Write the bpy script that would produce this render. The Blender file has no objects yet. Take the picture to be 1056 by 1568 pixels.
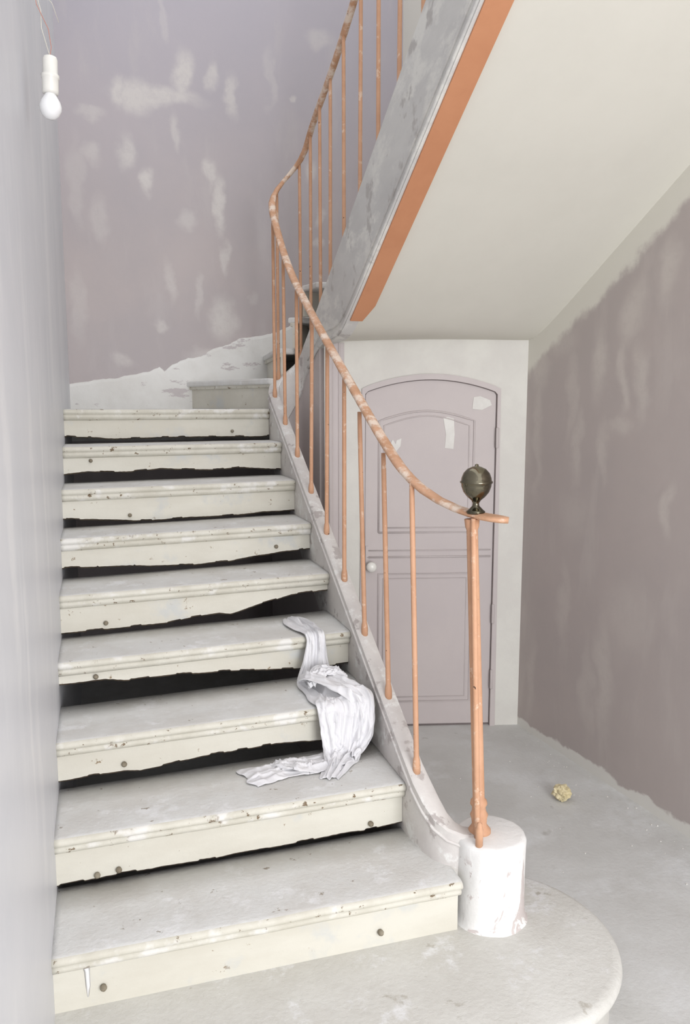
import bpy, math, random
from mathutils import Vector, noise, Matrix
random.seed(7)
scene=bpy.context.scene
try:
    scene.view_settings.view_transform='Standard'
except Exception: pass

# ------------------------------------------------------------------ helpers
def lin(c):
    out=[]
    for v in c[:3]:
        v/=255.0
        out.append(v/12.92 if v<=.04045 else ((v+.055)/1.055)**2.4)
    return tuple(out)+(1.0,)
class NT:
    def __init__(s,name):
        s.m=bpy.data.materials.new(name); s.m.use_nodes=True
        s.t=s.m.node_tree; s.n=s.t.nodes; s.l=s.t.links
        s.b=s.n['Principled BSDF']
        s.co=s.n.new('ShaderNodeTexCoord').outputs['Object']
    def link(s,a,b): s.l.new(a,b)
    def noise(s,scale,detail=6,rough=.6,vec=None,dist=0,stretch=None):
        v=vec or s.co
        if stretch:
            mp=s.n.new('ShaderNodeMapping'); mp.inputs['Scale'].default_value=stretch
            s.link(v,mp.inputs['Vector']); v=mp.outputs[0]
        n=s.n.new('ShaderNodeTexNoise'); n.inputs['Scale'].default_value=scale
        n.inputs['Detail'].default_value=detail; n.inputs['Roughness'].default_value=rough
        n.inputs['Distortion'].default_value=dist
        s.link(v,n.inputs['Vector']); return n
    def ramp(s,sock,a,b,ca=0.0,cb=1.0):
        m=s.n.new('ShaderNodeMapRange'); m.interpolation_type='SMOOTHSTEP'
        m.inputs['From Min'].default_value=a; m.inputs['From Max'].default_value=b
        m.inputs['To Min'].default_value=ca; m.inputs['To Max'].default_value=cb
        s.link(sock,m.inputs['Value']); return m.outputs[0]
    def math(s,op,a,b=None):
        m=s.n.new('ShaderNodeMath'); m.operation=op
        for i,v in enumerate((a,b)):
            if v is None: continue
            if isinstance(v,(int,float)): m.inputs[i].default_value=v
            else: s.link(v,m.inputs[i])
        return m.outputs[0]
    def mix(s,f,a,b):
        m=s.n.new('ShaderNodeMix'); m.data_type='RGBA'
        if isinstance(f,(int,float)): m.inputs[0].default_value=f
        else: s.link(f,m.inputs[0])
        for i,v in ((6,a),(7,b)):
            if isinstance(v,tuple): m.inputs[i].default_value=v
            else: s.link(v,m.inputs[i])
        return m.outputs[2]
    def sep(s):
        x=s.n.new('ShaderNodeSeparateXYZ'); s.link(s.co,x.inputs[0]); return x.outputs
    def bump(s,sock,strength=.2,dist=.01):
        b=s.n.new('ShaderNodeBump'); b.inputs['Strength'].default_value=strength
        b.inputs['Distance'].default_value=dist; s.link(sock,b.inputs['Height'])
        s.link(b.outputs[0],s.b.inputs['Normal'])
    def patches(s,lst,axis,warp=.085,wscale=6,soft=(1.45,.45)):
        nz=s.n.new('ShaderNodeTexNoise'); nz.inputs['Scale'].default_value=wscale
        nz.inputs['Detail'].default_value=5
        s.link(s.co,nz.inputs['Vector'])
        sub=s.n.new('ShaderNodeVectorMath'); sub.operation='SUBTRACT'
        s.link(nz.outputs['Color'],sub.inputs[0]); sub.inputs[1].default_value=(.5,.5,.5)
        sc=s.n.new('ShaderNodeVectorMath'); sc.operation='SCALE'; sc.inputs['Scale'].default_value=warp*2
        s.link(sub.outputs[0],sc.inputs[0])
        ad=s.n.new('ShaderNodeVectorMath'); ad.operation='ADD'
        s.link(s.co,ad.inputs[0]); s.link(sc.outputs[0],ad.inputs[1])
        base=ad.outputs[0]; res=None
        for (u,v,ru,rv,st) in lst:
            a=s.n.new('ShaderNodeVectorMath'); a.operation='SUBTRACT'; s.link(base,a.inputs[0])
            a.inputs[1].default_value=(u,0,v) if axis=='xz' else (0,u,v)
            b=s.n.new('ShaderNodeVectorMath'); b.operation='MULTIPLY'; s.link(a.outputs[0],b.inputs[0])
            b.inputs[1].default_value=(1/ru,0,1/rv) if axis=='xz' else (0,1/ru,1/rv)
            c=s.n.new('ShaderNodeVectorMath'); c.operation='LENGTH'; s.link(b.outputs[0],c.inputs[0])
            k=s.ramp(c.outputs['Value'],soft[0],soft[1],0,st)
            res=k if res is None else s.math('MAXIMUM',res,k)
        return res
    def out(s,col,rough=.8,spec=.3):
        if isinstance(col,tuple): s.b.inputs['Base Color'].default_value=col
        else: s.link(col,s.b.inputs['Base Color'])
        s.b.inputs['Roughness'].default_value=rough
        s.b.inputs['Specular IOR Level'].default_value=spec
        return s.m

def simple(name,c1,c2,scale=4,rough=.8,bump=.15,bscale=40,spot=None,spec=.3,metal=0,spscale=14,spth=(.66,.70),stretch=None,spot2=None,sp2=(30,.68,.7),spstretch=None):
    t=NT(name)
    n=t.noise(scale,8,.65,stretch=stretch)
    col=t.mix(t.ramp(n.outputs[0],.35,.65),lin(c1),lin(c2))
    if spot:
        k=t.noise(spscale,6,.7,stretch=spstretch)
        col=t.mix(t.ramp(k.outputs[0],*spth),col,lin(spot))
    if spot2:
        k=t.noise(sp2[0],4,.6)
        col=t.mix(t.ramp(k.outputs[0],sp2[1],sp2[2]),col,lin(spot2))
    nb=t.noise(bscale,6,.6)
    t.bump(nb.outputs[0],bump,.01)
    t.b.inputs['Metallic'].default_value=metal
    return t.out(col,rough,spec)

def empty(name):
    o=bpy.data.objects.new(name,None); scene.collection.objects.link(o); return o
def mobj(name,verts,faces,mat,parent=None,smooth=False,bevel=0,seg=2):
    me=bpy.data.meshes.new(name); me.from_pydata([tuple(v) for v in verts],[],faces); me.update()
    import bmesh
    bm=bmesh.new(); bm.from_mesh(me); bmesh.ops.recalc_face_normals(bm,faces=bm.faces); bm.to_mesh(me); bm.free()
    o=bpy.data.objects.new(name,me); scene.collection.objects.link(o)
    if isinstance(mat,(list,tuple)):
        for m in mat: me.materials.append(m)
    else: me.materials.append(mat)
    if smooth:
        for p in me.polygons: p.use_smooth=True
    if parent: o.parent=parent
    if bevel:
        b=o.modifiers.new('b','BEVEL'); b.width=bevel; b.segments=seg; b.limit_method='ANGLE'
    return o
BF=[(0,1,2,3),(4,7,6,5),(0,4,5,1),(1,5,6,2),(2,6,7,3),(3,7,4,0)]
def boxv(x0,x1,y0,y1,z0,z1):
    return [(x0,y0,z0),(x1,y0,z0),(x1,y1,z0),(x0,y1,z0),(x0,y0,z1),(x1,y0,z1),(x1,y1,z1),(x0,y1,z1)]
def box(name,x0,x1,y0,y1,z0,z1,mat,parent=None,bevel=0):
    return mobj(name,boxv(x0,x1,y0,y1,z0,z1),BF,mat,parent,bevel=bevel)
class MB:
    def __init__(s): s.v=[]; s.f=[]
    def add(s,v,f):
        k=len(s.v); s.v+=list(v); s.f+=[tuple(i+k for i in q) for q in f]
    def loft(s,rings,closed=True,caps=True):
        k=len(s.v); n=len(rings[0])
        for r in rings: s.v+=list(r)
        for i in range(len(rings)-1):
            for j in range(n if closed else n-1):
                a=k+i*n+j; b=k+i*n+(j+1)%n
                s.f.append((a,b,b+n,a+n))
        if caps and closed:
            s.f.append(tuple(k+j for j in range(n))); e=k+(len(rings)-1)*n
            s.f.append(tuple(e+j for j in reversed(range(n))))
    def lathe(s,prof,c,ax=None,n=24):
        ax=Vector(ax or (0,0,1)).normalized(); c=Vector(c)
        u=ax.orthogonal().normalized(); w=ax.cross(u)
        s.loft([[c+ax*h+(u*math.cos(2*math.pi*j/n)+w*math.sin(2*math.pi*j/n))*max(r,1e-4) for j in range(n)] for r,h in prof])
    def tube(s,pts,rad,n=10):
        pts=[Vector(p) for p in pts]; rings=[]; up=None
        for i,p in enumerate(pts):
            d=(pts[min(i+1,len(pts)-1)]-pts[max(i-1,0)]).normalized()
            if up is None: up=d.orthogonal().normalized()
            up=(up-d*up.dot(d)).normalized(); w=d.cross(up)
            r=rad[i] if isinstance(rad,(list,tuple)) else rad
            rings.append([p+(up*math.cos(2*math.pi*j/n)+w*math.sin(2*math.pi*j/n))*r for j in range(n)])
        s.loft(rings)
    def obj(s,name,mat,parent=None,smooth=False,bevel=0): return mobj(name,s.v,s.f,mat,parent,smooth,bevel)
def interp(tab,u):
    if u<=tab[0][0]: return tab[0][1]
    for (a,b),(c,d) in zip(tab,tab[1:]):
        if u<=c: return b+(d-b)*(u-a)/(c-a)
    return tab[-1][1]
def sinterp(tab,u,h=.09):
    return sum(interp(tab,u+h*k/3) for k in range(-3,4))/7
def fbm(x,y,z=0): return noise.fractal(Vector((x,y,z)),1.0,2.0,5)

# ------------------------------------------------------------------ materials
def wall_mat(name,base,base2,light,patch,axis,plist,topwhite=None,rough=.55,botwhite=False,bluetop=None,streak=.45,soft=(1.45,.45)):
    t=NT(name)
    n=t.noise(1.6,6,.6); col=t.mix(t.ramp(n.outputs[0],.3,.7),lin(base),lin(base2))
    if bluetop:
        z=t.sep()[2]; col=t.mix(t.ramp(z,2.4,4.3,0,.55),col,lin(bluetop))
    st=t.noise(2.6,5,.6,stretch=(2.2,2.2,.6),dist=.2)
    col=t.mix(t.ramp(st.outputs[0],.52,.72,0,streak),col,lin(light))
    pm=t.patches(plist,axis,soft=soft)
    gr=t.noise(26,5,.7)
    pm=t.math('MULTIPLY',pm,t.ramp(gr.outputs[0],.25,.6,.6,1.0))
    col=t.mix(pm,col,lin(patch))
    x,y,z=t.sep()
    e=t.noise(7,5,.6); en=t.math('MULTIPLY',t.math('SUBTRACT',e.outputs[0],.5),.16)
    if topwhite:
        lim=t.math('SUBTRACT',t.math('ADD',t.math('ADD',z,t.math('MULTIPLY',y,.6)),en),2.90)
        col=t.mix(t.ramp(lim,-.03,.03),col,lin(topwhite))
    if botwhite:
        lim=t.math('ADD',z,t.math('MULTIPLY',en,.7))
        col=t.mix(t.ramp(lim,.055,.04),col,lin((222,220,214)))
    nb=t.noise(18,8,.6); t.bump(nb.outputs[0],.10,.01)
    return t.out(col,rough,.35)
def D(X,Y,dx,dy,st=.75): # back wall plaster repairs (m)
    return (.39+.0040*(X-200),3.57-.00388*(Y-150),.0042*dx,.0041*dy,min(st*1.05,.9))
bp=[D(250,145,60,14),D(215,150,25,20),D(285,112,14,34),D(190,150,12,20),D(333,108,9,18,.6),D(360,135,8,30,.6),D(200,235,15,24,.65),D(230,280,9,18),D(275,200,7,22,.5),
    D(327,257,9,18),D(338,308,8,40,.8),D(345,390,6,26,.6),D(290,335,15,14,.45),D(343,485,20,30,.75),D(255,430,8,28,.5),D(240,495,9,9,.55),
    D(145,240,14,14,.45),D(125,290,10,60,.28),D(160,340,12,30,.32),D(455,135,5,6,.6),D(485,240,9,18,.6),D(500,310,8,14,.6),D(500,355,9,8,.6),D(150,185,20,8,.45),
    D(185,555,18,10,.5),D(310,540,28,9,.45),D(420,100,7,40,.3),D(300,450,6,30,.4),D(120,470,10,50,.3),D(500,30,20,14,.4),D(260,30,6,30,.3),D(390,450,7,10,.35)]
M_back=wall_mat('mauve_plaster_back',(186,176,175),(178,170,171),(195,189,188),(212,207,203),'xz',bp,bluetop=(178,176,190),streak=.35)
rp=[(1.155,1.89,.05,.13,.6),(1.0,1.85,.03,.16,.6),(1.29,1.52,.035,.15,.5),(1.605,1.9,.06,.10,.5),(1.6,1.6,.03,.3,.4),(.76,2.25,.05,.12,.6),(.95,2.1,.07,.10,.6),
    (1.04,.50,.05,.25,.5),(1.15,.4,.04,.2,.4),(.88,1.8,.04,.14,.6),(1.1,1.5,.03,.12,.5),(1.35,.75,.03,.2,.4),(.7,1.3,.03,.1,.6),(1.35,1.75,.03,.2,.4),(1.6,.3,.03,.2,.35),(1.0,1.62,.07,.03,.5),(1.3,1.2,.10,.10,.3),(.9,.8,.12,.15,.3),(1.45,2.0,.1,.06,.4)]
M_right=wall_mat('mauve_plaster_right',(184,174,170),(177,168,165),(194,186,181),(206,199,192),'yz',rp,topwhite=(218,215,205),botwhite=True,streak=.45,soft=(1.7,.3))
lp=[(-.35,1.5,.05,.35,.5),(-.15,1.1,.03,.3,.5),(-.3,2.2,.05,.3,.4),(.2,1.6,.05,.5,.4),(.6,1.4,.04,.4,.5),(.0,.8,.05,.3,.4),(1.4,2.2,.1,.5,.4)]
M_left=wall_mat('pale_plaster_left',(216,217,221),(206,208,213),(226,227,229),(234,234,235),'yz',lp,rough=.42,streak=.4)
M_white=simple('white_plaster',(219,217,210),(211,208,202),3,.85,.2,30)
M_soffit=simple('soffit_paint',(217,214,204),(213,210,200),1.5,.85,.06,12)
M_conc=simple('concrete_floor',(210,210,208),(196,195,192),1.4,.75,.2,60,spot=(219,220,220),spscale=2.4,spth=(.48,.7),spot2=(180,178,174),sp2=(9,.64,.78))
M_tread=simple('dusty_tread_paint',(220,220,218),(210,208,204),5,.85,.3,70,spot=(230,230,230),spscale=7,spth=(.54,.68),spot2=(164,156,146),sp2=(22,.67,.71))
M_nose=simple('worn_cream_nosing',(214,211,200),(201,197,184),7,.6,.2,45,spot=(122,105,84),spscale=30,spth=(.61,.64),spot2=(226,224,219),sp2=(9,.54,.66))
M_riser=simple('cream_riser_paint',(216,213,202),(207,203,191),3,.55,.1,35,spot=(144,126,102),spscale=22,spth=(.65,.68),stretch=(.5,1,1.5),spot2=(200,201,198),sp2=(5,.55,.7))
M_bare=simple('raw_wood_edge',(96,84,70),(60,52,44),20,.9,.3,80)
M_stone=simple('plaster_step',(215,214,209),(204,202,196),3,.85,.3,60,spot=(227,227,227),spscale=8,spth=(.54,.70),spot2=(184,180,171),sp2=(14,.64,.72))
M_string=simple('stripped_string_paint',(218,214,210),(206,201,198),5,.7,.25,30,spot=(230,229,226),spscale=9,spth=(.52,.62),spot2=(184,177,174),sp2=(12,.58,.64))
M_string2=simple('grey_filler_string',(212,210,206),(200,198,195),3,.75,.2,20,spot=(224,222,216),spscale=3.5,spth=(.50,.62),spot2=(186,182,178),sp2=(7,.58,.66),stretch=(1,.5,1.3),spstretch=(1,.8,1.6))
M_orange=simple('orange_primer',(200,142,106),(192,134,99),3,.6,.08,30)
M_rail=simple('worn_wood_rail',(206,162,132),(190,146,114),16,.55,.12,60,spot=(226,208,192),spscale=14,spth=(.46,.62),spot2=(136,104,84),sp2=(40,.68,.72))
M_bal=simple('salmon_baluster_paint',(206,161,130),(196,150,119),9,.5,.1,60,spot=(218,188,164),spscale=24,spth=(.58,.66),spot2=(84,62,50),sp2=(45,.69,.71))
M_door=simple('mauve_door_paint',(196,187,185),(191,182,181),2,.5,.04,20)
M_doorpatch=simple('door_filler',(228,226,221),(218,215,210),9,.8,.1,30)
M_gap=simple('door_gap_dark',(124,115,114),(112,104,103),9,.9,.1,30)
M_ceram=simple('white_ceramic',(232,230,224),(226,224,218),3,.25,.02,10,spec=.5)
M_cloth=simple('white_cloth',(228,227,229),(220,219,222),6,.95,.12,180)
M_metal=simple('dark_brass',(120,114,98),(92,88,74),8,.14,.03,20,metal=1)
M_nail=simple('rusty_nail',(150,142,126),(122,112,96),30,.7,.2,60)
M_wireR=simple('red_wire',(204,140,124),(190,126,110),5,.5,.02,20)
M_wireW=simple('pale_wire',(214,210,200),(204,200,190),5,.5,.02,20)
M_glass=simple('opal_bulb',(240,240,240),(236,236,238),3,.12,.0,10,spec=.6)
M_paper=simple('yellowish_foam',(226,214,180),(204,190,150),20,.9,.4,40)
M_crumb=simple('plaster_crumb',(224,222,218),(206,202,196),30,.9,.2,40)

t=NT('drum_plaster')
n=t.noise(9,6,.65,stretch=(1,1,.5),dist=1.2)
z=t.sep()[2]
mk=t.math('MULTIPLY',t.ramp(n.outputs[0],.55,.58),t.ramp(z,.41,.36))
col=t.mix(mk,lin((232,231,229)),lin((200,191,188)))
nb=t.noise(30,6,.6); t.bump(nb.outputs[0],.3,.01); M_drum=t.out(col,.85)

# ------------------------------------------------------------------ room shell
S_B=3.25
box('floor',-.12,2.9,-4.5,S_B+.1,-.1,0,M_conc)
box('wall_left',-.12,0,-4.5,S_B+.1,0,5.2,M_left)
box('wall_back',0,2.45,S_B,S_B+.12,0,5.2,M_back)
def xw(s): return 2.27+.07*(1.71-s)
v=[(xw(-4.5),-4.5,0),(xw(-4.5)+.12,-4.5,0),(xw(S_B)+.14,S_B,0),(xw(S_B),S_B,0)]
v+= [(a,b,5.2) for a,b,c in v]
mobj('wall_right',v,BF,M_right)
top=[(0,1.85),(.06,1.86),(.16,1.88),(.27,1.885),(.38,1.915),(.47,1.93),(.54,1.96),(.57,1.935),(.62,1.975),(.72,2.02),(.8,2.03),(.86,2.07),(.98,2.11),(1.05,2.15),(1.12,2.16),(1.2,2.17),(1.31,2.20),(1.5,2.3),(1.9,2.55),(2.15,2.7)]
tt=[]
for i in range(len(top)-1):
    for k in range(6):
        f=k/6; x=top[i][0]*(1-f)+top[i+1][0]*f; zz=top[i][1]*(1-f)+top[i+1][1]*f
        tt.append((x,zz+fbm(x*14,3)*.010))
mb=MB()
mb.loft([[(x,S_B,zz),(x,S_B-.008,zz-.003),(x,S_B-.012,zz-.02),(x,S_B-.012,1.5),(x,S_B,1.5)] for x,zz in tt])
M_skirt=simple('skirting_plaster',(232,231,228),(222,220,216),3,.85,.2,30,spot=(200,193,193),spscale=5,spth=(.57,.61),spstretch=(.5,1,1.4))
mb.obj('baseboard_back',M_skirt,smooth=False)

# door wall
A=Vector((1.30,1.955,0)); B=Vector((2.275,1.71,0)); dW=(B-A).normalized(); LW=(B-A).length
nW=Vector((dW.y,-dW.x,0))
def DW(w,n,z): p=A+dW*w+nW*n; return (p.x,p.y,z)
w0,w1=.15,.862
def archz(w):
    f=min(max((w-w0)/(w1-w0),0),1); return 1.79+.075*max(0.0,math.sin(math.pi*f))**.8
mb=MB()
N=24
ws=[w0+(w1-w0)*i/N for i in range(N+1)]
mb.add([DW(w,n,z) for z in (0,2.2) for w,n in ((-.04,0),(w0,0),(w0,-.12),(-.04,-.12))],BF)
mb.add([DW(w,n,z) for z in (0,2.2) for w,n in ((w1,0),(LW+.03,0),(LW+.03,-.12),(w1,-.12))],BF)
mb.loft([[DW(w,0,archz(w)),DW(w,0,2.2),DW(w,-.12,2.2),DW(w,-.12,archz(w))] for w in ws])
mb.obj('wall_door_side',M_white)
door=empty('door_1')
def archring(name,inset0,inset1,n0,n1,mat,zb=0):
    def pt(k,ins):
        if k==0: return (w0+ins,zb)
        if k==N+2: return (w1-ins,zb)
        w=w0+(w1-w0)*(k-1)/N; wi=min(max(w,w0+ins),w1-ins)
        return (wi,archz(w)-ins)
    rings=[]
    for k in range(N+3):
        a=pt(k,inset0); b=pt(k,inset1)
        rings.append([DW(a[0],n0,a[1]),DW(a[0],n1,a[1]),DW(b[0],n1,b[1]),DW(b[0],n0,b[1])])
    m=MB(); m.loft(rings); return m.obj(name,mat,door)
archring('door_frame',-.012,.016,-.05,.010,M_door)
archring('door_frame_shadow_gap',.016,.020,-.05,-.008,M_gap)
zb=.012
mb=MB()
mb.loft([[DW(min(max(w,w0+.019),w1-.019),-.01,zb),DW(min(max(w,w0+.019),w1-.019),-.01,archz(w)-.019),DW(min(max(w,w0+.019),w1-.019),-.05,archz(w)-.019),DW(min(max(w,w0+.019),w1-.019),-.05,zb)] for w in ws])
mb.obj('door_leaf',M_door,door)
def moulding(name,pl,rad=.008,n=-.008):
    m=MB(); 
    pts=[DW(a,n,b) for a,b in pl]; pts.append(pts[0]); pts.append(pts[1]); m.tube(pts[:-1],rad,8); return m.obj(name,M_door,door,True)
pa,pb=w0+.09,w1-.13
up=[(pa,1.06)]+[(pa+(pb-pa)*i/14,1.64+.05*math.sin(math.pi*i/14)) for i in range(15)]+[(pb,1.06)]
moulding('upper_panel_moulding',up,.005); 
up2=[(pa+.025,1.085)]+[(pa+.025+(pb-pa-.05)*i/14,1.615+.05*math.sin(math.pi*i/14)) for i in range(15)]+[(pb-.025,1.085)]
moulding('upper_panel_inner',up2,.0035,-.009)
moulding('lower_panel_moulding',[(pa,.14),(pa,.84),(pb,.84),(pb,.14)],.005)
moulding('lower_panel_inner',[(pa+.025,.165),(pa+.025,.815),(pb-.025,.815),(pb-.025,.165)],.0035,-.009)
m=MB(); m.tube([DW(w0+.03,-.008,.93),DW(w1-.03,-.008,.93)],.005,8); m.tube([DW(w0+.03,-.008,.965),DW(w1-.03,-.008,.965)],.003,8); m.obj('mid_rail_bead',M_door,door,True)
m=MB(); m.lathe([(.012,0),(.012,.02),(.020,.025),(.028,.040),(.024,.052),(.008,.058)],DW(w0+.05,-.01,.885),nW,20); m.obj('door_knob',M_ceram,door,True)
m=MB(); m.add([DW(a,n,z) for z in (.80,.99) for a,n in ((w0+.022,-.004),(w0+.036,-.004),(w0+.036,-.012),(w0+.022,-.012))],BF); m.obj('lock_edge',M_door,door)
m=MB()
for hz in (1.55,.62,.26):
    m.lathe([(.007,0),(.008,.004),(.008,.10),(.006,.105)],DW(w1-.014,.012,hz-.05),(0,0,1),10)
m.obj('hinges',M_door,door,True)
m=MB()
def patchpoly(pl): 
    k=len(pl); m.loft([[DW(a,-.0095,b) for a,b in pl],[DW(a,-.0075,b) for a,b in pl]])
patchpoly([(w0+.43,1.50),(w0+.475,1.495),(w0+.48,1.57),(w0+.475,1.65),(w0+.445,1.66),(w0+.42,1.655),(w0+.435,1.57)])
patchpoly([(w0+.57,1.70),(w0+.62,1.695),(w0+.67,1.72),(w0+.66,1.745),(w0+.61,1.765),(w0+.575,1.76)])
patchpoly([(w0+.16,1.46),(w0+.20,1.51),(w0+.205,1.55),(w0+.18,1.54),(w0+.175,1.52),(w0+.16,1.545),(w0+.14,1.50)])
m.obj('filler_patches',M_doorpatch,door)
m=MB(); m.add([DW(a,n,z) for z in (0,.012) for a,n in ((w0+.02,-.012),(w1-.02,-.012),(w1-.02,-.05),(w0+.02,-.05))],BF); m.obj('door_bottom_gap',M_gap,door)

# ------------------------------------------------------------------ staircase
stair=empty('staircase')
R=.17; GL=.27; GR=.295; XR=1.062
def ny(k,x): return (GL+(GR-GL)*x/1.05)*(k-1)
def nz(k): return R*(k+1)
prof=[(.31,0),(.20,0),(.10,0),(.022,0),(.010,-.002),(.003,-.007),(0,-.014),(.003,-.022),(.010,-.027),(.013,-.030),(.010,-.034),(.011,-.042),(.018,-.050),(.028,-.055),(.034,-.056),(.034,-.03),(.31,-.03)]
NX=70
gaps={1:[(0,-.01),(1,-.01)],2:[(0,.010),(.3,.014),(.45,.010),(.7,.014),(.88,.018),(.93,.012),(1.06,.02)],
 3:[(0,.028),(.2,.030),(.25,.024),(.4,.036),(.7,.046),(.85,.036),(1.06,.036)],
 4:[(0,.084),(.15,.080),(.22,.068),(.4,.070),(.6,.056),(.75,.040),(.9,.032),(1.06,.03)],
 5:[(0,.016),(.2,.018),(.4,.016),(.5,.028),(.60,.034),(.64,.026),(.76,.054),(.9,.08),(1.06,.085)],
 6:[(0,.042),(.14,.036),(.3,.028),(.5,.014),(.7,.014),(.8,.030),(.95,.042),(1.06,.046)],
 7:[(0,.034),(.3,.012),(.5,.008),(.8,.008),(.9,.018),(1.06,.016)],
 8:[(0,.036),(.1,.048),(.3,.038),(.45,.050),(.7,.030),(.85,.042),(1.06,.022)],
 9:[(0,.032),(.2,.018),(.5,.020),(.75,.018),(1.06,.016)]}
for k in range(1,10):
    rings=[]; XE=1.125 if k==1 else XR
    for i in range(NX+1):
        x=XE*i/NX; yy=ny(k,x); zz=nz(k)
        go=(ny(k+1,x)-yy) if k<9 else .1
        ring=[]
        for (a,b) in prof:
            if a==.31: a=go+.045
            elif a in(.20,.10): a=go*(.66 if a==.2 else .33)
            j=0
            if a<.05 and b>-.056: j=fbm(x*5+k*7,k*3.3,k)*.0016
            ring.append((x,yy+a+j,zz+b+fbm(x*5,a*4,k*2)*.0008*(1 if b==0 else .5)))
        rings.append(ring)
    m=MB(); m.loft(rings); o=m.obj('tread_%d'%k,[M_tread,M_nose],stair)
    for p in o.data.polygons:
        c=p.center
        yy=c.y-ny(k,c.x)
        if yy<.03 and p.normal.z<.95 or (c.z-nz(k))<-.004: p.material_index=1
        p.use_smooth = len(p.vertices)==4
    rings=[]
    for i in range(NX*3+1):
        x=XE*i/(NX*3); yy=ny(k,x)+.034
        g=interp(gaps[k],x)
        if k>1:
            g=max(.004,g+fbm(x*5,k*5.1,1)*.005+ (.004 if noise.noise(Vector((x*13,k*9,0)))>.12 else 0)+.0012*noise.noise(Vector((x*70,k,2))))
        zb=nz(k-1)+g if k>1 else .16
        rings.append([(x,yy,nz(k)-.05),(x,yy+fbm(x*3,k)*.001,(nz(k)-.05+zb)/2),(x,yy-.001,zb+.006),(x,yy+.004,zb),(x,yy+.02,zb),(x,yy+.02,nz(k)-.05)])
    m=MB(); m.loft(rings); o=m.obj('riser_%d'%k,[M_riser,M_bare],stair)
    for p in o.data.polygons:
        if p.normal.z<-.35: p.material_index=1
m=MB()
for (k,x,dz) in [(1,.12,.05),(1,.88,.045),(2,.17,.035),(2,.95,.04),(3,.20,.06),(4,.12,.10),(5,.16,.045),(6,.9,.07),(7,.28,.04),(8,.12,.1),(9,.85,.05),(2,.11,.03)]:
    y=ny(k,x)+.032; z=nz(k-1)+dz
    m.lathe([(.008,0),(.009,.008),(.006,.014),(.002,.016)],(x,y,z),(0.1,-1,.1),10)
m.obj('nail_heads',M_nail,stair,True)
m=MB()
dp=[(.075,.318),(.078,.300),(.082,.27),(.083,.23),(.082,.20)]
m.loft([[(x-w,ny(1,.08)+.033,z),(x,ny(1,.08)+.030,z),(x+w,ny(1,.08)+.033,z),(x,ny(1,.08)+.035,z)] for (x,z),w in zip(dp,(.002,.011,.007,.006,.002))]); 
m.obj('paint_drip',M_glass,stair,True)

def prism(name,poly,z1,th,mat,nosefrom=None,bev=.008):
    n=len(poly); m=MB(); m.loft([[(x,y,z1-th) for x,y in poly],[(x,y,z1) for x,y in poly]])
    return m.obj(name,mat,stair,bevel=bev)
prism('winder_tread_9',[(0,ny(9,0)+.10),(1.05,ny(9,1.05)+.10),(1.10,2.6),(.74,S_B),(0,S_B)],nz(9)-.001,.03,M_tread)
def winder(k,p0,p1,poly):
    z=R*(k+1)
    prism('winder_tread_%d'%k,poly,z,.034,M_tread,bev=.010)
    a=Vector(p0);b=Vector(p1); d=(b-a).normalized(); nn=Vector((-d.y,d.x))
    c=sum((Vector(q) for q in poly),Vector((0,0)))/len(poly)
    if nn.dot(c-a)<0: nn=-nn
    q=[a+nn*.03,b+nn*.03,b+nn*.05,a+nn*.05]
    m=MB(); m.add([(v.x,v.y,zz) for zz in (z-R,z-.03) for v in q],BF); m.obj('winder_riser_%d'%k,M_riser,stair)
    q=[a+nn*.014,b+nn*.014,b+nn*.032,a+nn*.032]
    m=MB(); m.add([(v.x,v.y,zz) for zz in (z-.052,z-.03) for v in q],BF); m.obj('winder_scotia_%d'%k,M_nose,stair,bevel=.005)
winder(10,(1.075,2.46),(.70,S_B),[(1.075,2.46),(.70,S_B),(1.30,S_B),(1.17,2.5)])
winder(11,(1.13,2.515),(1.20,S_B),[(1.13,2.515),(1.20,S_B),(1.80,S_B),(1.24,2.515)])
winder(12,(1.20,2.515),(1.75,S_B),[(1.20,2.515),(1.75,S_B),(xw(3.2),S_B),(xw(2.9),2.75),(1.27,2.47)])
winder(13,(1.26,2.49),(xw(2.85),2.85),[(1.26,2.49),(xw(2.85),2.85),(xw(2.2),2.2),(1.31,2.30)])

YC=2.40; RC=.095; XA=1.09; XC=XA+RC
LA=math.pi*RC
def plan(u):
    if u<=YC: return (XA,u)
    if u<=YC+LA:
        a=(u-YC)/RC; return (XC-RC*math.cos(a),YC+RC*math.sin(a))
    return (XC+RC,YC-(u-YC-LA))
ZS=[(0,.435),(.067,.46),(.278,.56),(2.4,1.79),(2.7,2.02),(2.95,2.16),(7,4.59)]
ZR=[(.38,1.483),(.62,1.60),(.97,1.79),(1.42,2.04),(1.9,2.32),(2.1,2.47),(2.25,2.61),(2.4,2.77),(2.5,2.89),(2.6,3.0),(2.7,3.08),(2.85,3.16),(3.03,3.22),(3.26,3.30),(3.57,3.44),(7,5.5)]
def zs(u): return sinterp(ZS,u,.06)
def zr(u): return sinterp(ZR,u,.08)
def zsoff(s):
    a=3.03-.6*s; b=2.035
    k=.06
    return max(a,b)+ k*math.exp(-abs(a-b)/k*1.2)*.35
pre=[(1.205,.085),(1.165,.092),(1.135,.112),(1.112,.145),(1.099,.19),(1.092,.25)]
zp=[.437,.444,.455,.475,.505,.54]
us=[.30+.05*i for i in range(int((5.9-.30)/.05))]
path=[(p,z,None) for p,z in zip(pre,zp)]+[(plan(u),zs(u),u) for u in us]
def normals(pts):
    out=[]
    for i in range(len(pts)):
        a=Vector(pts[max(i-1,0)]); b=Vector(pts[min(i+1,len(pts)-1)])
        d=(b-a).normalized(); out.append(Vector((-d.y,d.x)))
    return out
pp=[p for p,_,_ in path]; nn=normals(pp)
rl=[];ru=[]
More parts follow.
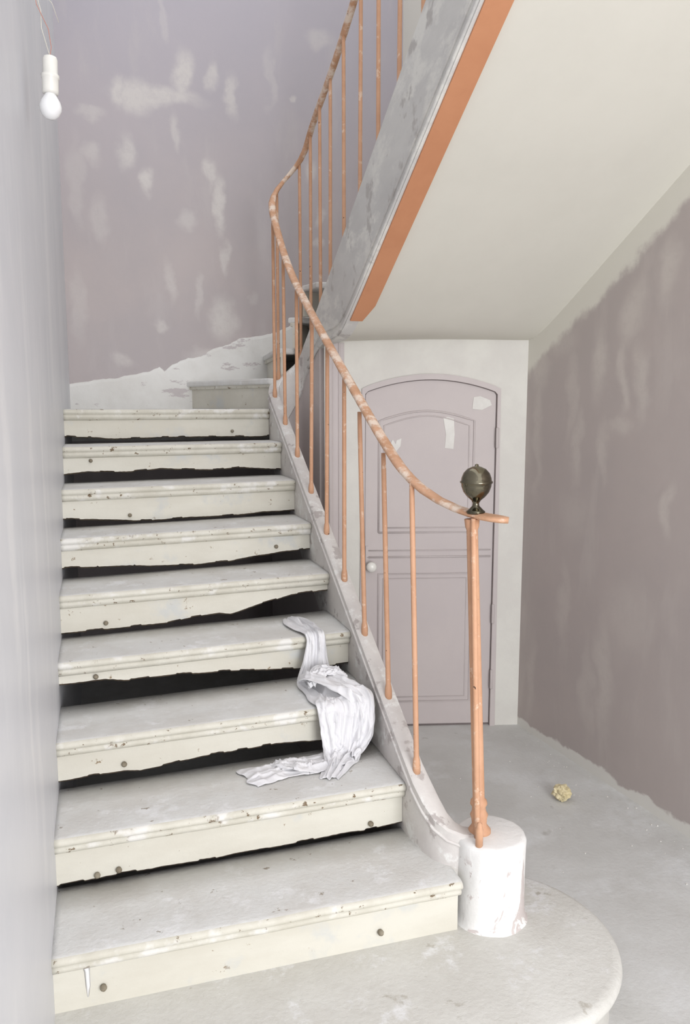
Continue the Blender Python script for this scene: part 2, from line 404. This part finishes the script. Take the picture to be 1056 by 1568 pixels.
for i,(p,z,u) in enumerate(path):
    hl=.027; hr=.03
    if u is None: hr=.035
    P=Vector(p); L=P+nn[i]*hl; Rr=P-nn[i]*hr
    if u is None or u<=YC: zbm=max(.168,z-.36)
    elif u<=YC+LA+.45:
        f=(u-YC)/(LA+.45); zbm=(z-.36)*(1-f)+(2.03)*f
    else: zbm=zsoff(p[1])-.012
    jit=fbm(p[0]*3+p[1]*5,z*3)*.002
    ring=[(L.x,L.y,zbm),(L.x+jit,L.y,(z+zbm)/2),(L.x,L.y,z-.006),(P.x+(L.x-P.x)*.75,P.y+(L.y-P.y)*.75,z),(P.x+(Rr.x-P.x)*.75,P.y+(Rr.y-P.y)*.75,z),(Rr.x,Rr.y,z-.006),(Rr.x,Rr.y,zbm)]
    (rl if (u is None or u<YC+LA+.1) else ru).append(ring)
ru=[rl[-1]]+ru
m=MB(); m.loft(rl); m.obj('string_lower',M_string,stair,True)
m=MB(); m.loft(ru); m.obj('string_upper',M_string2,stair,True)
for o in (bpy.data.objects['string_lower'],bpy.data.objects['string_upper']):
    md=o.modifiers.new('e','EDGE_SPLIT'); md.split_angle=math.radians(40)
bead=[];bead2=[]
for u in [YC+LA+.15+.05*i for i in range(58)]:
    x,y=plan(u); zb=zsoff(y) if u>YC+LA+.45 else None
    if zb is None:
        f=(u-YC)/(LA+.45); zb=(zs(u)-.36)*(1-f)+2.03*f
    bead.append((x-.030,y,zb+.045)); bead2.append((x-.029,y,zb+.004))
m=MB(); m.tube(bead,.006,8); m.tube(bead2,.009,8); m.obj('string_beads',M_string2,stair,True)
bl=[]
for i,(p,z,u) in enumerate(path):
    if u is not None and u>YC: break
    P=Vector(p)+nn[i]*.028; bl.append((P.x,P.y,z-.035))
m=MB(); m.tube(bl,.005,8); m.obj('string_lower_bead',M_string,stair,True)
rings=[]
for i in range(56):
    y=1.535-.05*i; z=zsoff(y)-.02
    wd=min(1,(i+2)/4)
    xl=XC+RC-.018; xr=xl+.03+.055*wd
    rings.append([(xl,y,z),(xr,y,z),(xr,y,z+.03),(xl,y,z+.03)])
m=MB(); m.loft(rings); m.obj('string_underside',M_orange,stair,False)
rows=[]
for i in range(64):
    y=1.98-.05*i
    if y<-1.2: break
    rows.append((y,zsoff(y)))
ring=[]
for y,z in rows:
    xl=XC+RC+.02; xr=xw(y)+.02
    line=[(xl+(xr-xl)*j/12,y,z+.0+ (.012*math.sin(math.pi*j/12))) for j in range(13)]
    ring.append(line+[(xr,y,z+.03),(xl,y,z+.03)])
m=MB(); m.loft(ring); m.obj('stair_soffit',M_soffit,stair,True)
bpy.data.objects['stair_soffit'].modifiers.new('e','EDGE_SPLIT').split_angle=math.radians(50)
m=MB()
for k in range(14,25):
    y0=2.20-.283*(k-14)
    z=2.16+(2.20-y0)*.6 +.02
    m.add(boxv(XC+RC+.03,xw(y0)+.01,y0-.283-.02,y0+.03,z-.035,z),BF)
    m.add(boxv(XC+RC+.03,xw(y0)+.01,y0-.02,y0,z-.19,z-.03),BF)
m.obj('upper_flight_steps',M_tread,stair)
m=MB()
rings=[]
for i,(p,z,u) in enumerate(path):
    if u is not None and u>YC+LA+.40: break
    P=Vector(p)
    if u is None: continue
    L=P+nn[i]*.020; Q=P-nn[i]*.022
    zt=max(.168,z-.355) if u<=YC else ((z-.36)*(1-(u-YC)/(LA+.45))+2.03*((u-YC)/(LA+.45)))+.02
    rings.append([(L.x,L.y,0),(L.x,L.y,zt),(Q.x,Q.y,zt),(Q.x,Q.y,0)])
m.loft(rings); m.obj('understair_partition',M_door,stair,True)
bpy.data.objects['understair_partition'].modifiers.new('e','EDGE_SPLIT').split_angle=math.radians(40)
m=MB()
for (w,n,r) in ((-.01,.012,.012),(.035,.004,.007)):
    m.tube([DW(w,n,0),DW(w,n,1.0),DW(w,n,2.03)],r,8)
m.add([DW(a,n,z) for z in (0,2.03) for a,n in ((-.035,.006),(.06,.006),(.06,0),(-.035,0))],BF)
m.obj('door_side_panel',M_door,stair,False)

out=[(0,.06),(0,-.395)]+[(1.2*i/12,-.395) for i in range(1,12)]
for i in range(37):
    a=math.radians(-90+i*(190/36)); out.append((1.19+.38*math.cos(a),-.03+.365*math.sin(a)))
out+=[(1.08,.30),(1.05,.06)]
def shrink(o,d):
    res=[]
    for i,(x,y) in enumerate(o):
        if y>.0 and x<1.12: res.append((x,y)); continue
        a=Vector(o[i-1]);b=Vector(o[(i+1)%len(o)]); t_=(b-a)
        if t_.length<1e-6 or x==0: res.append((x,y+(d if y<0 else 0))); continue
        t_.normalize(); n_=Vector((-t_.y,t_.x)); res.append((x+n_.x*d,y+n_.y*d))
    return res
rg=[]
for d,z in ((.030,0),(.030,.115),(.022,.122),(.012,.126),(.003,.134),(0,.145),(.003,.157),(.012,.166),(.028,.170)):
    rg.append([(x,y,z+fbm(x*5,y*5)*.0015) for x,y in shrink(out,d)])
m=MB(); m.loft(rg); o=m.obj('curtail_step',M_stone,stair,True)
o.modifiers.new('e','EDGE_SPLIT').split_angle=math.radians(60)
m=MB(); rg=[]
for r,z in ((.120,.168),(.112,.178),(.107,.20),(.106,.30),(.107,.40),(.108,.42),(.104,.430),(.092,.435)):
    rg.append([(1.25+(r+fbm(math.cos(a)*2,math.sin(a)*2,z*9)*.003)*math.cos(a),.08+(r+fbm(math.cos(a)*2,math.sin(a)*2,z*9)*.003)*math.sin(a),z) for a in [2*math.pi*j/56 for j in range(56)]])
m.loft(rg); o=m.obj('newel_plinth',M_drum,stair,True); o.modifiers.new('e','EDGE_SPLIT').split_angle=math.radians(55)

# ------------------------------------------------------------------ railing
rail=empty('stair_railing')
pts=[(1.252,.022,1.395),(1.238,.027,1.396),(1.222,.04,1.399),(1.205,.065,1.40),(1.186,.10,1.402),(1.165,.16,1.408),(1.135,.24,1.425),(1.108,.31,1.452)]
for i in range(0,200):
    u=.38+.04*i
    if u>5.6: break
    x,y=plan(u); pts.append((x,y,zr(u)))
P=[Vector(p) for p in pts]
for _ in range(2): P=[P[0]]+[(P[i-1]+P[i]*2+P[i+1])/4 for i in range(1,len(P)-1)]+[P[-1]]
rings=[]
for i,p in enumerate(P):
    d=(P[min(i+1,len(P)-1)]-P[max(i-1,0)]).normalized()
    side=d.cross(Vector((0,0,1))).normalized(); upv=side.cross(d).normalized()
    w=.019 if i<60 else .016; h=.011
    if i<7: w=(.016,.034,.038,.034,.028,.024,.021)[i]; h=.009
    prf=[(1,-.2),(.95,.45),(.6,.9),(0,1.05),(-.6,.9),(-.95,.45),(-1,-.2),(-.6,-.9),(0,-1),(.6,-.9)]
    rings.append([p+side*(w*a)+upv*(h*b) for a,b in prf])
m=MB(); m.loft(rings); m.obj('handrail',M_rail,rail,True)
m=MB()
bu=[.278+.262*i for i in range(8)]+[2.36,2.50,2.64,2.80,3.0]+[3.18,3.41,3.645,3.88,4.11,4.34,4.57,4.8,5.03,5.26]
for i,u in enumerate(bu):
    x,y=plan(u); z0=zs(u)-.01; z1=zr(u)-.004
    dx=.004*math.sin(i*3.1); 
    pr=[(.0125,0),(.0125,.03),(.011,.045),(.0088,.055),(.0085,z1-z0-.06),(.0075,z1-z0)]
    m.lathe(pr,(x,y,z0),(dx,(.07 if i<3 else .03*math.sin(i)) if u<2.3 else 0,z1-z0),12)
m.obj('balusters',M_bal,rail,True)
ax=Vector((-.041,.013,.96)); b0=Vector((1.219,.089,.430))
m=MB()
m.lathe([(.034,0),(.034,.012),(.028,.02),(.022,.03),(.024,.05),(.027,.06),(.022,.07),(.020,.085),(.026,.095),(.024,.105),(.018,.112),(.0175,.6),(.0165,.93),(.020,.94),(.022,.962)],b0,ax,24)
m.obj('newel_post',M_bal,rail,True)
m=MB(); m.lathe([(.011,0),(.012,.05),(.009,.06),(.008,.07),(.0015,.075)],(1.183,.02,.432),(0,0,1),12)
m.lathe([(.010,0),(.009,.05),(.008,.9),(.007,.965)],(1.197,.058,.432),(-.028,.02,1),12)
m.obj('newel_side_rods',M_bal,rail,True)
tip=Vector((1.186,.095,1.408))
m=MB(); m.lathe([(.026,0),(.027,.006),(.022,.010),(.018,.014),(.010,.022),(.009,.030),(.014,.038),(.026,.048),(.037,.062),(.0425,.078),(.0435,.086),(.0465,.088),(.0465,.092),(.0435,.094),(.0425,.102),(.037,.116),(.027,.127),(.014,.1335),(.006,.135),(.005,.140),(.001,.142)],tip,(0,0,1),32)
o=m.obj('ball_finial',M_metal,rail,True)

# ------------------------------------------------------------------ cloth rag
def catm(spine,f,k):
    n=len(spine); i=min(int(f*(n-1)),n-2); g=f*(n-1)-i
    p0=spine[max(i-1,0)][k];p1=spine[i][k];p2=spine[i+1][k];p3=spine[min(i+2,n-1)][k]
    return .5*((2*p1)+(-p0+p2)*g+(2*p0-5*p1+4*p2-p3)*g*g+(-p0+3*p1-3*p2+p3)*g**3)
def rdg(x,y,s): return max(0.0,1-abs(noise.noise(Vector((x,y,s))))*2.6)
def strip(mb,spine,nu,nv,seed,amp,fr=1.0,sidev=(1,0,0),diag=.8):
    rows=[]
    SV=Vector(sidev)
    for a in range(nu+1):
        f=a/nu
        p=Vector([catm(spine,f,k) for k in range(3)]); q=Vector([catm(spine,min(f+.012,1),k)-catm(spine,max(f-.012,0),k) for k in range(3)]).normalized()
        hw=catm(spine,f,3)
        side=(SV-q*q.dot(SV)).normalized(); nr=side.cross(q).normalized()
        if abs(nr.z)>.2:
            if nr.z<0: nr=-nr
        elif nr.y>0: nr=-nr
        row=[]
        endf=min(1,f*14,(1-f)*14)
        for b in range(nv+1):
            g=b/nv*2-1
            wx=g*1.5*fr+f*diag+.5*noise.noise(Vector((f*3,g,seed+9)))
            wy=f*4.0*fr
            h=rdg(wx,wy*.55,seed)**2*1.0+rdg(wx*1.9+3,wy*1.1,seed+4)**2*.55+rdg(wx*.8-f*3,wy*2.3,seed+8)**3*.45
            e=1-abs(g)**3
            h=amp*(h*(.25+.75*e)+.35*e)*(.25+.75*endf)+.0015
            wob=hw*(1+.16*noise.noise(Vector((f*7,seed,(1 if g>0 else 5))))+.05*noise.noise(Vector((f*20,seed,g))))
            row.append(p+side*(g*wob)+nr*h+q*(.03*noise.noise(Vector((g*1.5,seed,2)))*(1 if f>.5 else .6)))
        rows.append(row)
    mb.loft(rows,closed=False,caps=False)
L4=.852;L3=.682;L2=.512
m=MB()
strip(m,[(.875,1.13,L4,.030),(.885,1.06,L4,.050),(.895,.98,L4,.052),(.905,.91,L4+.002,.042),(.91,.872,L4+.002,.038),(.912,.856,.83,.038),(.91,.850,.77,.045),(.905,.836,.71,.065),(.905,.80,L3+.004,.085),(.915,.74,L3+.004,.095),(.925,.67,L3+.004,.098),(.938,.61,L3+.004,.090),(.948,.578,L3+.002,.083),(.95,.566,.66,.078),(.945,.558,.60,.070),(.935,.545,.545,.060),(.91,.515,L2+.004,.052),(.875,.46,L2,.042),(.835,.40,L2,.030)],190,60,1.7,.019,1.15)
strip(m,[(.93,.520,L2+.012,.045),(.87,.515,L2+.006,.058),(.80,.51,L2+.002,.066),(.73,.50,L2,.055),(.66,.495,L2,.062),(.575,.475,L2,.072)],90,40,4.2,.010,1.1,(0,1,0))
strip(m,[(.80,.475,L2+.010,.03),(.76,.49,L2+.018,.045),(.715,.51,L2+.014,.04),(.68,.53,L2+.004,.02)],40,24,15.2,.010,1.2,(.5,1,0))
strip(m,[(.845,.80,L3+.012,.02),(.865,.76,L3+.035,.050),(.90,.72,L3+.048,.055),(.94,.67,L3+.048,.052),(.978,.61,L3+.036,.048),(1.0,.572,L3+.02,.046),(1.003,.552,.655,.042),(.995,.54,.60,.035),(.972,.53,.55,.028),(.945,.50,L2+.02,.02)],120,36,7.7,.017,1.15)
strip(m,[(.86,.70,L3+.03,.015),(.88,.735,L3+.055,.035),(.915,.755,L3+.068,.040),(.955,.74,L3+.06,.034),(.985,.70,L3+.04,.018)],70,26,12.1,.014,1.2,(0,1,.2))
strip(m,[(.885,.63,L3+.012,.02),(.882,.60,L3+.014,.040),(.88,.575,L3+.010,.042),(.88,.556,.66,.040),(.885,.548,.60,.038),(.885,.53,.545,.034),(.875,.49,L2+.012,.03),(.865,.44,L2+.004,.022)],90,30,9.1,.011,1.1)
cl=m.obj('draped_white_cloth',M_cloth,None,True)
sd=cl.modifiers.new('s','SOLIDIFY'); sd.thickness=.0018

# ------------------------------------------------------------------ lamp
lamp=empty('hanging_light_bulb')
c=Vector((.071,.526,2.535)); axl=Vector((.035,.0,1)).normalized()
m=MB(); m.lathe([(.001,-.031),(.012,-.029),(.022,-.021),(.029,-.008),(.030,.002),(.027,.014),(.020,.026),(.014,.036),(.013,.045)],c,axl,28); m.obj('bulb_glass',M_glass,lamp,True)
m=MB(); m.lathe([(.016,.036),(.021,.037),(.022,.045),(.022,.075),(.024,.077),(.0245,.085),(.0205,.088),(.0200,.125),(.018,.132),(.012,.135),(.003,.136)],c,axl,28); m.obj('lamp_socket',M_ceram,lamp,True)
tp=c+axl*.134
m=MB(); m.tube([tp,tp+Vector((.004,.01,.03)),tp+Vector((-.002,.02,.08)),tp+Vector((-.03,.02,.14)),(.03,.55,2.95),(.0,.56,3.1)],.0009,6); m.obj('red_wire',M_wireR,lamp,True)
m=MB(); m.tube([tp,tp+Vector((-.010,.01,.04)),tp+Vector((-.02,.02,.08)),tp+Vector((-.02,.03,.13)),(.02,.56,2.95),(.0,.57,3.12)],.0012,6)
m.tube([(.10,.62,2.80),(.085,.6,2.84),(.06,.58,2.86),(.03,.57,2.9),(.0,.57,3.08)],.0010,6); m.obj('white_wires',M_wireW,lamp,True)

import bmesh
bm=bmesh.new(); bmesh.ops.create_icosphere(bm,subdivisions=4,radius=.036)
for vv in bm.verts:
    n_=vv.co.normalized(); vv.co*=1+.35*noise.noise(n_*2.3)+.22*abs(noise.noise(n_*5.5)); vv.co.z*=.85
mz=min(v.co.z for v in bm.verts)
for vv in bm.verts: vv.co+=Vector((2.04,.91,-mz+.001))
me=bpy.data.meshes.new('crumpled_paper_ball'); bm.to_mesh(me); bm.free(); me.materials.append(M_paper)
o=bpy.data.objects.new('crumpled_paper_ball',me); scene.collection.objects.link(o)
m=MB()
for i in range(110):
    y=random.uniform(-1.0,1.6); xm=xw(y)
    x=xm-.02-abs(random.gauss(0,.18)) if random.random()<.7 else random.uniform(1.65,xm-.05)
    if (x-1.19)**2+(y+.03)**2<.42**2: continue
    s=random.uniform(.0012,.0035)*(1.8 if random.random()<.06 else 1)
    b=[(x+random.uniform(.6,1)*s*sx,y+random.uniform(.6,1)*s*sy,zz) for zz in (0.0,s*1.1) for sx,sy in ((-1,-1),(1,-1),(1,1),(-1,1))]
    m.add(b,BF)
m.obj('plaster_crumbs',M_crumb)

# ------------------------------------------------------------------ light
w=bpy.data.worlds.new('World'); scene.world=w; w.use_nodes=True
bg=w.node_tree.nodes['Background']; bg.inputs[0].default_value=(.985,.985,1.0,1); bg.inputs[1].default_value=1.66
def area(name,loc,target,size,sy,power,color):
    l=bpy.data.lights.new(name,'AREA'); l.shape='RECTANGLE'; l.size=size; l.size_y=sy; l.energy=power; l.color=color
    o=bpy.data.objects.new(name,l); scene.collection.objects.link(o); o.location=loc
    o.rotation_euler=(Vector(target)-Vector(loc)).to_track_quat('-Z','Y').to_euler(); return o
area('entrance_daylight',(1.5,-4.0,1.6),(1.2,1.0,1.0),1.8,2.4,120,(.98,.99,1.0))

# ------------------------------------------------------------------ camera
cd=bpy.data.cameras.new('camera'); cd.sensor_fit='VERTICAL'; cd.sensor_height=36; cd.sensor_width=24.2; cd.lens=27.82; cd.clip_start=.02
co=bpy.data.objects.new('camera',cd); scene.collection.objects.link(co)
co.location=(.168,-1.942,1.71); co.rotation_euler=(math.radians(90-7.56),0,math.radians(-17.1))
scene.camera=co
